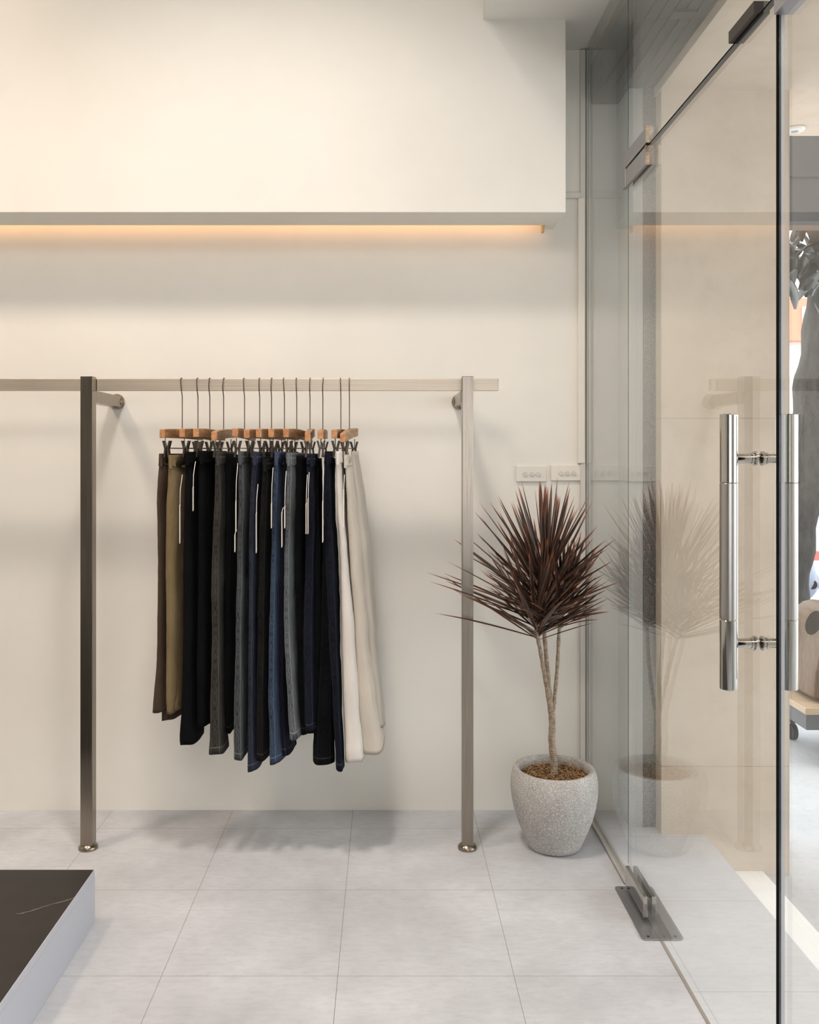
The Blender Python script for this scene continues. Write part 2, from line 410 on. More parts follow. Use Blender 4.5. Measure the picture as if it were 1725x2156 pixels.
# ------------------------------------------------------------------ conduit, switches on the back wall
x0, _ = XZ(1217, 0, 3.28); x1, _ = XZ(1231, 0, 3.28)
o = bx(x0, x1, D-.018, D-.0005, CH-(975-PY)*3.28/F, CH-(418-PY)*3.28/F).build('cable_trunking', plain('trunking', (224, 220, 210), .5, var=.02), bevel=.0015)
tag(o, 'tall slim white cable trunking on the wall beside the glass', 'trunking')
o = bx(.62, x1-.008, D-.012, D-.0005, CH-(418-PY)*3.28/F+.002, CH-(405-PY)*3.28/F).build('cable_trunking', plain('trunking_short', (214, 211, 202), .5, var=.02), bevel=.001)
tag(o, 'short horizontal white trunking beside the bulkhead end', 'trunking')
def switch(px0, px1, py0, py1, label):
    xa, za = XZ(px0, py1, 3.285); xb, zb = XZ(px1, py0, 3.285)
    t = thing('socket_plate', label, 'wall socket', ((xa+xb)/2, D, (za+zb)/2), 'white plates above the plant')
    bx(xa, xb, D-.009, D-.0005, za, zb).build('plate', plain('plate_cream', (224, 220, 211), .5, var=.01), t, bevel=.002)
    xm = (xa+xb)/2; zm = (za+zb)/2
    for k in (-1, 0, 1):
        cx = xm+k*.0235+.002
        MB().rod((cx, D-.0088, zm-.001), (cx, D-.013, zm-.001), .0082, 20).build('button', plain('button', (206, 202, 194), .4), t, smooth=True, bevel=0)
    relocate(t, ((xa+xb)/2, D, (za+zb)/2))
switch(1087, 1150, 981, 1014, 'left white wall plate with three round buttons above the plant')
switch(1160, 1226, 979, 1012, 'right white wall plate with three round buttons beside the glass')

# ------------------------------------------------------------------ display platform at lower left
t = thing('display_platform', 'low grey display platform with dark marble top at the lower left', 'platform', (-1.6, 1.6, 0))
bx(-3.2, -.814, -.6, 2.50, 0.0005, .128).build('base', M_plat, t)
VA = 3.0
def marble():
    n = NT('dark_marble'); co = n.coords(); a = n.noise(co, 3, 6, .7)
    sp = n.node('ShaderNodeSeparateXYZ', i_0=co); X_, Y_ = sp.outputs[0], sp.outputs[1]
    wob = n.math('MULTIPLY', n.math('SUBTRACT', n.noise(co, 7, 6, .6), .5), .09)
    brk = n.ramp(n.noise(co, 14, 3), .42, .58); vein = None
    for m_, c_, w_ in ((.8, VA, .0011), (.62, VA-.62, .0010), (-2.4, VA-3.1, .0008), (.9, VA-.95, .0009), (-1.7, VA-1.0, .0007)):
        d_ = n.math('ABSOLUTE', n.math('ADD', n.math('SUBTRACT', n.math('SUBTRACT', Y_, n.math('MULTIPLY', X_, m_)), c_), wob))
        l_ = n.math('LESS_THAN', d_, w_); vein = l_ if vein is None else n.math('MAXIMUM', vein, l_)
    c = n.mix(n.ramp(a, .3, .75), lin((27, 23, 21)), lin((44, 39, 36))); c = n.mix(n.math('MULTIPLY', vein, n.math('MULTIPLY', brk, .7)), c, lin((190, 180, 165)))
    return n.set(Base_Color=c, Roughness=.42, Specular_IOR_Level=.35)
bx(-3.2, -.8145, -.6, 2.4995, .1282, .148).build('side_band', M_plat, t)
bx(-3.198, -.8165, -.598, 2.4975, .1481, .1486).build('marble_top', marble(), t)
relocate(t, (-1.6, 1.6, 0))

# ------------------------------------------------------------------ clothes rack
YP, YR = 2.97, 3.0
XPL, XPR = -.989, .272
rack = thing('clothes_rack', 'brushed steel clothes rail on two floor posts fixed to the wall', 'clothes rack', (0, YP, 0))
rh = .02; ZR = 1.544; ZP = CH+(PY-793)*YP/F
for xp, wd in ((XPL, .0405), (XPR, .037)):
    p = bx(xp-wd/2, xp+wd/2, YP-.02, YP+.0195, .016, ZP).build('post', M_post, rack, bevel=.0015)
    MB().lathe([(.026, 0), (.0315, .001), (.0315, .008), (.0285, .0125), (.0235, .0165), (.0215, .018)], (xp, YP, 0), 40).build('foot_flange', M_flange, p, smooth=True)
    b = bx(xp-.02, xp+.02, YP+.0196, D-.006, 1.484, 1.5235).build('wall_bracket', M_post, rack, bevel=.0012)
    m = MB(); prof = [(.021, .020), (.0235, .018), (.0255, .010), (.0285, .007), (.0285, .0)]
    m.lathe(prof, (0, 0, 0), 36)
    m.v = [(xp+v[0], D-.0004-v[2], 1.504+v[1]) for v in m.v]; m.f = [tuple(reversed(f)) for f in m.f]
    m.build('wall_flange', M_flange, b, smooth=True)
xe, _ = XZ(1050, 0, 2.99); xs, _ = XZ(203.5, 0, 2.99)
bx(-3.4, XPL+.019, YR-.0095, YR+.01, ZR-.02, ZR+.02).build('rail', M_rail, rack, bevel=.001)
r2 = bx(xs, xe-.0015, YR-.0095, YR+.01, ZR-.02, ZR+.02).build('rail', M_rail, rack, bevel=.001)
bx(xe-.0015, xe, YR-.0095, YR+.01, ZR-.02, ZR+.02).build('end_cap', M_flange, r2)
bx(XPL+.019, xs, YR-.0075, YR+.008, ZR-.0185, ZR+.0185).build('joiner', M_dark, rack)
relocate(rack, (0, YP, 0))

# ------------------------------------------------------------------ hangers
H = [ # hook px, near-end px, far-end px, label bit
 (384, 347, 428, 'leftmost, carrying the brown and khaki trousers'),
 (417, 389, 452, 'second from left, over wide black trousers'),
 (442, 417, 472, 'third from left, over black trousers'),
 (471, 452, 489, 'fourth from left, holding the charcoal jeans'),
 (515, 499, 536, 'fifth from left, holding the mid grey jeans'),
 (547, 522, 574, 'sixth from left, holding the slate blue jeans'),
 (572, 548, 599, 'seventh from left, holding the faded black jeans'),
 (599, 575, 628, 'eighth from left, holding the mid blue jeans'),
 (625, 603, 646, 'ninth from left, holding the light grey jeans'),
 (653, 650, 659, 'tenth from left, turned edge-on over the navy jeans'),
 (680, 677, 686, 'eleventh from left, turned edge-on over black-navy jeans'),
 (718, 707, 733, 'second from right, holding the white trousers'),
 (736, 724, 750, 'rightmost, holding the beige wide-leg trousers')]
HD = []
def make_hanger(hx, xn, xf, bit, idx):
    c = Vector(((hx-PX)*YR/F, YR, 0))
    yn, yf = YR-.135, YR+.135
    a = Vector(((xn-PX)*yn/F, yn, 0)); b = Vector(((xf-PX)*yf/F, yf, 0))
    hv = (b-a)/2; hv.z = 0
    hv = hv.normalized()*.14
    t = thing('trouser_hanger', 'wooden clip hanger with long wire hook, '+bit, 'hanger', (c.x, YR, ZR+.0225), 'wooden trouser hangers on the rail')
    # wire hook over the rail
    prof = [(.012,-.009),(.0185,.0),(.0190,.010),(.0155,.0195),(.008,.0222),(0,.0225),(-.008,.0222),(-.0155,.0195),(-.0190,.010),(-.0185,-.006),(-.014,-.020),(-.006,-.030),(0,-.040),(0,-.09),(0,-.149)]
    sw = ((idx*37) % 7-3)*.0006
    MB().tube([(c.x+sw*(1 if i < 9 else 0), YR+p[0], ZR+p[1]) for i, p in enumerate(prof)], .0017, 8).build('hook', M_wire, t, smooth=True)
    ang = math.atan2(hv.y, hv.x)
    z0, z1 = ZR-.180, ZR-.149
    tilt = [-.01,-.02,-.025,.05,-.03,.0,-.015,-.02,-.02,.07,.02,.0,.09][idx]
    d = hv.normalized(); nn = Vector((-d.y, d.x, 0))
    # wooden bar: gently bowed loft along d, ends as separate end grain caps
    def ring(s, half, top, bot, th):
        m_c = c+d*s+Vector((0, 0, tilt*s))
        return [m_c+nn*th+Vector((0,0,bot)), m_c-nn*th+Vector((0,0,bot)), m_c-nn*th+Vector((0,0,top)), m_c+nn*th+Vector((0,0,top))]
    m = MB(); rows = 9
    for i in range(rows):
        s = -.14+.28*i/(rows-1); k = abs(s)/.14
        for p in ring(s, 0, z1-.005*k*k, z0-.002*k*k, .0095): m.v.append(tuple(p))
    for i in range(rows-1):
        for k in range(4):
            k2 = (k+1) % 4; m.face((i*4+k, i*4+k2, i*4+4+k2, i*4+4+k))
    m.face((3, 2, 1, 0)); m.face([(rows-1)*4+k for k in range(4)])
    m.mi[-2] = m.mi[-1] = 1
    bar = m.build('wooden_bar', [M_wood, M_woodend], t, bevel=.0018, smooth=True)
    zc = CH+(PY-944)*YR/F                      # crossbar height
    s = .118
    m = MB()
    for q in (-s, s):
        m.tube([c+d*q+Vector((0,0,z0)), c+d*q+Vector((0,0,zc-.001))], .0016, 6)
    m.tube([c-d*(s+.004)+Vector((0,0,zc)), c+d*(s+.004)+Vector((0,0,zc))], .0018, 6)
    m.build('clip_wire', M_wire, t, smooth=True)
    for q in (-1, 1):
        cl = MB(); pc = c+d*q*(s-.012 if q < 0 else s-.012)+Vector((0,0,zc))
        for sg in (-1, 1):
            # two jaws crossing at the crossbar, closing on the waistband below, open above
            for (za, zb, oa, ob, hw) in ((.024, -.002, .0115, .0045, .0065), (-.002, -.030, .0045, .0078, .0058)):
                q0 = pc+nn*sg*oa+Vector((0,0,za)); q1 = pc+nn*sg*ob+Vector((0,0,zb)); e = d*hw; tk = nn*.0031
                base = len(cl.v)
                for P in (q0, q1):
                    for sa, sb in ((-1,-1),(1,-1),(1,1),(-1,1)): cl.v.append(tuple(P+e*sa+tk*sb))
                for k in range(4): k2 = (k+1) % 4; cl.face((base+k, base+k2, base+4+k2, base+4+k))
                cl.face((base+3, base+2, base+1, base)); cl.face((base+4, base+5, base+6, base+7))
        cl.tube([pc-nn*.0075, pc+nn*.0075], .003, 8)
        cl.build('clip', M_clip, t)
    relocate(t, (c.x, YR, ZR+.0225))
    HD.append((c, d, zc))
for i, h in enumerate(H): make_hanger(*h, i)

# ------------------------------------------------------------------ trousers
def interp(prof, y):
    if y <= prof[0][0]: return prof[0][1:]
    for a, b in zip(prof, prof[1:]):
        if y <= b[0]:
            k = (y-a[0])/(b[0]-a[0]); k = k*k*(3-2*k)*.5+k*.5
            return tuple(a[i]+(b[i]-a[i])*k for i in range(1, len(a)))
    return prof[-1][1:]

def leg(prof, yn, d, Lt, Lb, mat, parent, name='leg', seed=0, wr=.004, top=None, rows=64, hem_tilt=0, slit=False, tmul=.86, sq=.55):
    """closed folded-cloth loop lofted from waist to hem; prof rows are (py, pxL, pxR) of the near fold as seen"""
    n = 36; m = MB(); y0, y1 = prof[0][0], prof[-1][0]
    def zof(py): return CH-(py-PY)*yn/F
    H_ = zof(y0)-zof(y1); rings = []
    for r in range(rows+1):
        f = r/rows; py = y0+(y1-y0)*f
        xl, xr = interp(prof, py)
        cx = ((xl+xr)/2-PX)*yn/F; t = (xr-xl)*yn/F/2*tmul
        L = Lt+(Lb-Lt)*min(1, f*1.6)**.8; z = zof(py)
        base = len(m.v)
        for k in range(n):
            a = 2*math.pi*k/n; ca, sa = math.cos(a), math.sin(a)
            s = L/2-L/2*math.copysign(abs(ca)**sq, ca); w_ = t*math.copysign(abs(sa)**.62, sa)
            fold = mnoise.noise(Vector((s*9+seed*7.3, z*2.1, seed)))*wr*1.3 + mnoise.noise(Vector((s*28, z*5+seed*3, seed+5)))*wr*.6 + mnoise.noise(Vector((sa*2.0, z*24, seed+9)))*wr*.42
            edge = mnoise.noise(Vector((z*7, seed*2.2, 3)))*.010+mnoise.noise(Vector((z*38, seed, 8)))*.003
            px_ = cx+d[0]*s/d[1]*1.0+w_+fold*(.35+.65*min(1, s/.05)); py_ = yn+s+edge*(1-s/L)
            zz = z
            if r > rows-3: zz = z+hem_tilt*(s/L)+.002*math.sin(a*3+seed)
            if r == 0: zz = z-.0
            m.v.append((px_, py_, zz))
        rings.append((base, z-zof(y1)))
    # turned-in hem
    base = len(m.v); b0 = rings[-1][0]
    ctr = Vector((0, 0, 0))
    for k in range(n): ctr += Vector(m.v[b0+k])
    ctr /= n
    for k in range(n):
        v = Vector(m.v[b0+k]); q = ctr+(v-ctr)*.9; q.x = v.x*.55+ctr.x*.45+(v.x-q.x)*0; q.z = v.z+.03; m.v.append(tuple(q))
    for (b0_, v0), (b1_, v1) in zip(rings, rings[1:]):
        for k in range(n):
            k2 = (k+1) % n; u0 = k/n; u1 = (k+1)/n
            m.face((b0_+k, b1_+k, b1_+k2, b0_+k2), [(u0, v0), (u0, v1), (u1, v1), (u1, v0)])
    for k in range(n):
        k2 = (k+1) % n; m.face((rings[-1][0]+k, base+k, base+k2, rings[-1][0]+k2), [(0.3, .05)]*4)
    m.face([base+k for k in range(n)]); m.face([rings[0][0]+k for k in range(n)])
    return m.build(name, mat, parent, smooth='all')

def waist(prof, yn, d, L, mat, parent, h=.036, extra=.0022, seed=0, loops=True, loopmat=None):
    rows = [(y, a, b) for y, a, b in prof]
    y0 = rows[0][0]; y1 = y0+h*F/yn
    xl0, xr0 = interp(prof, y0); xl1, xr1 = interp(prof, y1); e = extra*F/yn
    p = [(y0-2, xl0-e, xr0+e), (y1, xl1-e, xr1+e)]
    o = leg(p, yn-.003, d, L+.006, L+.006, mat, parent, 'waistband', seed, .0015, rows=6, tmul=.9)
    if loops:
        cx = ((xl0+xr0)/2+1-PX)*(yn-.003)/F; z1_ = CH-(y0-1-PY)*yn/F; z0_ = CH-(y1+3-PY)*yn/F
        m = MB(); m.box(cx-.0045, cx+.0045, yn-.0085, yn-.0035, z0_, z1_)
        m.build('belt_loop', loopmat or mat, o, bevel=.001)
    return o

M_tag = plain('tag_card', (226, 218, 206), .6, var=.02); M_string = plain('tag_string', (222, 220, 216), .7)
def price_tag(x, y0, y1, y2, yn, parent, w=5):
    """string from y0 to y1 then a narrow card seen nearly edge-on to y2 (pixels down the near fold)"""
    Yt = yn-.030
    X = lambda px: (px-PX)*Yt/F; Z = lambda py: CH-(py-PY)*Yt/F
    h = Z(y1)-Z(y2); dx = X(x)/Yt; m = MB()
    m.box(-.0012, .0012, -.017, .017, 0, h)
    m.v = [(X(x)+v[0]+v[1]*(dx+.05), Yt+v[1], Z(y2)+v[2]+(v[1]*.12)) for v in m.v]
    o = m.build('price_tag', M_tag, parent)
    m = MB(); m.tube([(X(x)+.001, yn-.001, Z(y0)), (X(x)+.001, Yt, Z((y0+y1)/2)), (X(x), Yt, Z(y1)-.0005)], .0011, 6)
    m.build('tag_string', M_string, o, smooth=True)

C = {}
C['brown'] = cloth('brown_wool', (70, 58, 48)); C['khaki'] = cloth('khaki_cotton', (112, 95, 68), (134, 116, 86))
C['black'] = cloth('black_wool', (8, 8, 9), (12, 12, 13)); C['black2'] = cloth('black_cotton', (7, 7, 8), (11, 11, 12))
C['charcoal'] = cloth('charcoal_denim', (38, 36, 34), (72, 69, 64), True)
C['grey'] = cloth('grey_denim', (50, 53, 56), (88, 90, 92), True)
C['slate'] = cloth('slate_blue_denim', (33, 35, 46), (54, 58, 72), True)
C['fblack'] = cloth('faded_black_denim', (12, 12, 13), (30, 29, 28), True)
C['blue'] = cloth('mid_blue_denim', (38, 48, 66), (72, 84, 104), True)
C['lgrey'] = cloth('light_grey_denim', (82, 86, 89), (110, 113, 115), True)
C['navy'] = cloth('navy_denim', (15, 17, 26), (28, 31, 44), True)
C['bnavy'] = cloth('black_navy_denim', (9, 10, 15), (24, 28, 40), True)
C['dark'] = cloth('gap_shade_denim', (7, 8, 10), (12, 13, 16), True)  # near-black far legs; shade between the pairs is put into the colour
C['white'] = cloth('white_cotton', (214, 206, 198), (224, 217, 209)); C['beige'] = cloth('beige_cotton', (196, 185, 171), (206, 196, 183))
C['stone'] = cloth('stone_cotton', (178, 171, 160), (188, 181, 171))

GN = 'trousers hanging on the rail'
# name, label, hanger index, near depth, materials, [legs: profile, material, yn, Lt, Lb, tilt], tags
G = []
def trousers(name, label, hi, legs, tags=(), band=None, loops=True):
    c, d, zc = HD[hi]
    dd = (d.x, d.y)
    yn0 = legs[0][2]
    t = thing(name, label, 'trousers', (0, 0, 0), GN)
    first = None
    for i, (prof, mat, yn, Lt, Lb, tilt) in enumerate(legs):
        o = leg(prof, yn, dd, Lt, Lb, C[mat], t, 'leg', seed=hi*3.1+i*1.7+len(name)*.3, hem_tilt=tilt, wr=.0055, sq=.32 if mat in ('beige', 'white', 'stone') else .55)
        if first is None: first = (prof, yn, Lt, mat)
    prof, yn, Lt, mat = first
    waist(prof, yn, dd, Lt, C[band or mat], t, seed=hi, loops=loops)
    for tg in tags: price_tag(*tg, yn, t)
    relocate(t, (((prof[0][1]+prof[0][2])/2-PX)*yn/F, yn+.1, CH-(prof[0][0]-PY)*yn/F))
    return t
YN = 2.86
trousers('wide_leg_trousers', 'dark brown wide-leg trousers at the far left of the rail', 0, [
  ([(957,329,349),(1000,326,349),(1060,324,343),(1180,327,345),(1340,326,345),(1400,323,345),(1500,312,346)], 'brown', 2.90, 0.228, 0.136, 0),
  ([(975,334,352),(1180,332,350),(1400,332,352),(1518,333,359)], 'brown', 2.93, 0.180, 0.122, 0)])
trousers('trousers', 'khaki cotton trousers beside the dark brown pair', 0, [
  ([(960,350,368),(1010,346,374),(1060,342,374),(1180,341,368),(1340,342,366),(1480,343,364),(1505,345,360)], 'khaki', YN, 0.237, 0.136, 0),
  ([(975,358,378),(1180,356,374),(1340,356,374),(1496,356,377)], 'khaki', 2.885, 0.199, 0.136, 0)], tags=[(379, 1000, 1063, 1142)])
trousers('flared_trousers', 'black trousers with flared hems beside the khaki pair', 1, [
  ([(953,384,405),(1000,383,407),(1180,379,407),(1400,378,405),(1500,374,404),(1555,369,408),(1569,371,407)], 'black', YN, 0.237, 0.136, .0),
  ([(960,392,410),(1300,388,412),(1528,392,412)], 'black', 2.88, 0.209, 0.136, 0)], tags=[(407, 972, 1025, 1074)])
trousers('straight_trousers', 'plain black straight trousers between flared black pair and charcoal jeans', 2, [
  ([(951,413,434),(1000,411,436),(1300,410,437),(1531,408,438)], 'black2', YN+.004, 0.237, 0.176, 0),
  ([(960,424,442),(1300,424,442),(1526,422,442)], 'black2', 2.89, 0.209, 0.176, 0)])
trousers('charcoal_jeans', 'charcoal washed denim jeans with split hems', 3, [
  ([(953,450,467),(1000,449,467),(1060,446,470),(1180,441,466),(1340,441,467),(1480,438,468),(1560,437,471),(1590,434,473)], 'charcoal', YN-.005, 0.228, 0.129, 0.0),
  ([(957,470,488),(1100,470,489),(1340,470,488),(1500,471,487),(1545,474,487)], 'dark', 2.90, 0.199, 0.129, 0)])
trousers('grey_jeans', 'mid grey denim jeans with white tag at left edge', 4, [
  ([(952,498,513),(1000,497,514),(1060,496,516),(1180,494,513),(1340,491,510),(1480,487,511),(1602,488,513)], 'grey', YN-.008, 0.218, 0.129, 0),
  ([(962,506,520),(1200,506,518),(1400,506,516),(1560,507,518)], 'dark', 2.90, 0.190, 0.122, 0)], tags=[(497, 975, 1055, 1118), (495, 1118, 1125, 1160)])
trousers('slate_jeans', 'slate blue denim jeans with narrow rounded leg', 5, [
  ([(953,527,545),(975,525,544),(1010,522,540),(1060,521,535),(1180,520,533),(1340,520,533),(1480,518,534),(1580,516,534),(1626,515,536)], 'slate', YN-.004, 0.228, 0.116, 0),
  ([(965,536,549),(1200,530,542),(1500,530,541),(1600,530,541)], 'dark', 2.90, 0.190, 0.122, 0)])
trousers('black_jeans', 'faded black jeans between slate and mid blue pairs', 6, [
  ([(967,548,567),(1010,545,567),(1060,541,565),(1180,539,562),(1340,538,560),(1480,536,558),(1603,535,558)], 'fblack', YN, 0.228, 0.129, 0)], tags=[(540, 1020, 1080, 1162)])
trousers('blue_jeans', 'mid blue washed denim jeans with a dark inner leg', 7, [
  ([(953,575,588),(1000,572,588),(1060,570,586),(1180,567,583),(1340,562,581),(1480,560,581),(1540,562,584),(1609,563,587)], 'blue', YN-.01, 0.218, 0.129, 0),
  ([(960,586,602),(1200,583,601),(1450,583,598),(1560,586,601),(1593,588,604)], 'navy', 2.89, 0.199, 0.129, 0)], tags=[(572, 985, 1060, 1110)])
trousers('light_grey_jeans', 'light grey denim jeans, palest denim pair on the rail', 8, [
  ([(955,599,616),(1000,598,617),(1060,596,615),(1180,594,612),(1340,593,613),(1420,596,618),(1500,600,623),(1557,604,629)], 'lgrey', YN-.008, 0.218, 0.122, 0),
  ([(960,618,637),(1200,616,636),(1450,622,645),(1547,630,652)], 'dark', 2.885, 0.209, 0.129, 0)], tags=[(600, 992, 1066, 1110), (594, 1070, 1078, 1150)])
trousers('navy_jeans', 'dark navy denim jeans with gathered waistband', 9, [
  ([(957,645,667),(985,642,667),(1020,646,666),(1060,647,668),(1180,639,664),(1340,634,662),(1540,638,664)], 'navy', YN-.004, 0.209, 0.129, 0),
  ([(965,655,674),(1300,656,680),(1545,646,672)], 'dark', 2.885, 0.190, 0.136, 0)], tags=[(649, 995, 1050, 1122), (645, 1000, 1060, 1122)])
trousers('long_dark_jeans', 'black-navy jeans with long wide leg beside the white trousers', 10, [
  ([(952,682,697),(1000,679,701),(1060,678,704),(1180,680,709),(1340,688,714),(1480,697,718),(1600,705,724),(1624,706,726)], 'bnavy', YN-.012, 0.228, 0.109, 0),
  ([(965,686,704),(1180,676,704),(1340,668,706),(1480,660,707),(1611,653,708)], 'dark', 2.88, 0.209, 0.136, 0)], tags=[(680, 985, 1055, 1140)])
trousers('white_trousers', 'narrow white cotton trousers with belt loop, second pair from the right end', 11, [
  ([(952,704,717),(1000,706,720),(1060,708,722),(1180,713,732),(1340,716,748),(1480,718,757),(1607,722,768)], 'white', YN-.01, 0.190, 0.176, .0)], tags=[(724, 1000, 1032, 1108)])
trousers('beige_trousers', 'beige wide-leg trousers with seam, broad pale hem at the right', 12, [
  ([(959,720,733),(1000,724,737),(1060,726,744),(1180,731,756),(1340,742,772),(1480,748,790),(1590,754,806)], 'beige', 2.885, 0.190, 0.176, .012),
  ([(950,738,748),(1060,744,765),(1180,752,778),(1340,766,792),(1535,780,808)], 'stone', 2.95, 0.133, 0.082, 0)])

# ------------------------------------------------------------------ potted plant
random.seed(7)
PXc, PYc = .5646, 2.99
plant = thing('potted_plant', 'spiky red-edged dracaena in a speckled grey stone pot', 'potted plant', (PXc, PYc, 0))
def pot_mat():
    n = NT('speckled_stone'); co = n.coords(); v = n.noise(co, 330, 2, .6); b = n.noise(co, 12, 5, .6); z = n.node('ShaderNodeSeparateXYZ', i_0=co).outputs[2]
    c = n.mix(n.ramp(b, .3, .7), lin((150, 147, 143)), lin((172, 170, 167)))
    c = n.mix(n.math('MULTIPLY', n.ramp(v, .52, .6), .75), c, lin((222, 219, 214)))
    c = n.mix(n.math('MULTIPLY', n.ramp(n.noise(co, 420, 2), .58, .66), .5), c, lin((98, 95, 92)))
    n.bump(v, .15, .0008)
    return n.set(Base_Color=c, Roughness=.8, Specular_IOR_Level=.2)
prof = [(.080,0),(.087,.003),(.091,.012),(.100,.034),(.113,.064),(.125,.095),(.135,.130),(.1415,.165),(.1447,.195),(.1440,.222),(.1405,.242),(.1360,.256),(.1325,.262),(.1285,.2635),(.1200,.2625),(.1160,.258),(.1150,.240),(.113,.20)]
MB().lathe(prof, (PXc, PYc, 0), 72).build('pot', pot_mat(), plant, smooth='all')
# mulch: a lumpy soil dome plus coir strands
def mulch_mat():
    n = NT('mulch'); co = n.coords(); v = n.noise(co, 120, 4, .7); b = n.noise(co, 16, 3)
    c = n.mix(n.ramp(v, .4, .62), lin((36, 27, 18)), lin((132, 100, 62))); c = n.mix(n.ramp(b, .55, .7), c, lin((60, 48, 34)))
    n.bump(v, 1.0, .006); return n.set(Base_Color=c, Roughness=.95)
m = MB(); R_ = 14
m.vert((PXc, PYc, .246))
for i in range(1, R_+1):
    for k in range(48):
        a = 2*math.pi*k/48; r = .1148*i/R_; x = PXc+r*math.cos(a); y = PYc+r*math.sin(a)
        m.vert((x, y, .236+.008*(1-(i/R_)**2)+mnoise.noise(Vector((x*60, y*60, 1)))*.006*(1-(i/R_)**6)))
for k in range(48): m.face((0, 1+k, 1+(k+1) % 48))
for i in range(R_-1):
    for k in range(48):
        k2 = (k+1) % 48; m.face((1+i*48+k, 1+(i+1)*48+k, 1+(i+1)*48+k2, 1+i*48+k2))
soil = m.build('soil', mulch_mat(), plant, smooth='all')
m = MB()
for i in range(340):
    a = random.uniform(0, 2*math.pi); r = .108*math.sqrt(random.random()); x = PXc+r*math.cos(a); y = PYc+r*math.sin(a); z = .241+random.uniform(0, .007)
    th = random.uniform(0, 6.28); L = random.uniform(.006, .018); cu = random.uniform(-1.2, 1.2)
    pts = []
    for k in range(4):
        q = k/3; pts.append((x+L*q*math.cos(th+cu*q), y+L*q*math.sin(th+cu*q), z+.006*math.sin(q*3.14)*random.random()))
        rr = math.hypot(pts[-1][0]-PXc, pts[-1][1]-PYc)
        if rr > .113: pts[-1] = (PXc+(pts[-1][0]-PXc)*.112/rr, PYc+(pts[-1][1]-PYc)*.112/rr, pts[-1][2])
    m.tube(pts, [.0009, .0012, .001, .0005], 4)
o = m.build('coir_strands', plain('coir', (168, 134, 92), .9, var=.5, scale=45), soil, smooth=True); o['kind'] = 'stuff'
# trunk and branches
def bark():
    n = NT('ringed_bark'); co = n.coords('UV'); z = n.node('ShaderNodeSeparateXYZ', i_0=co).outputs[1]
    wv = n.math('SINE', n.math('MULTIPLY', n.math('ADD', z, n.math('MULTIPLY', n.noise(n.coords(), 60, 2), .004)), 900.0))
    v = n.noise(n.coords(), 90, 4)
    c = n.mix(n.ramp(v, .3, .7), lin((128, 112, 94)), lin((180, 164, 142))); c = n.mix(n.math('MULTIPLY', n.ramp(wv, .2, .9), .45), c, lin((84, 68, 52)))
    n.bump(wv, .5, .0012); return n.set(Base_Color=c, Roughness=.85)
M_bark = bark()
def PP(px, py, dy=0): x, z = XZ(px, py, PYc+dy); return Vector((x, PYc+dy, z))
def smooth_path(pts, k=5):
    out = []
    for i in range(len(pts)-1):
        p0 = pts[max(0, i-1)]; p1 = pts[i]; p2 = pts[i+1]; p3 = pts[min(len(pts)-1, i+2)]
        for j in range(k):
            t = j/k; out.append(.5*((2*p1)+(p2-p0)*t+(2*p0-5*p1+4*p2-p3)*t*t+(3*p1-p0-3*p2+p3)*t**3))
    out.append(pts[-1]); return out
def branch(pts, r0, r1, name='trunk'):
    P = smooth_path(pts); rs = [r0+(r1-r0)*i/(len(P)-1)+.0007*math.sin(i*1.9) for i in range(len(P))]
    return MB().tube(P, rs, 12).build(name, M_bark, plant, smooth='all')
stemA = [PP(1160,1502), PP(1153,1455,-.01), PP(1145,1410,-.02), PP(1138,1370,-.03), PP(1131,1335,-.035), PP(1126,1300,-.04)]
stemM = [PP(1161,1500), PP(1157,1450,.005), PP(1152,1400,.01), PP(1147,1340,.01), PP(1144,1290,0), PP(1146,1245,0), PP(1149,1205,0)]
stemR = [PP(1163,1515), PP(1168,1470,.01), PP(1174,1400,.02), PP(1177,1340,.02), PP(1181,1295,.02), PP(1186,1255,.02)]
branch([PP(1168,1640), PP(1166,1600), PP(1162,1560), PP(1163,1530), PP(1162,1495)], .0125, .0105)
branch(stemA, .008, .0055, 'branch'); branch(stemM, .0085, .005, 'branch'); branch(stemR, .0068, .005, 'branch')
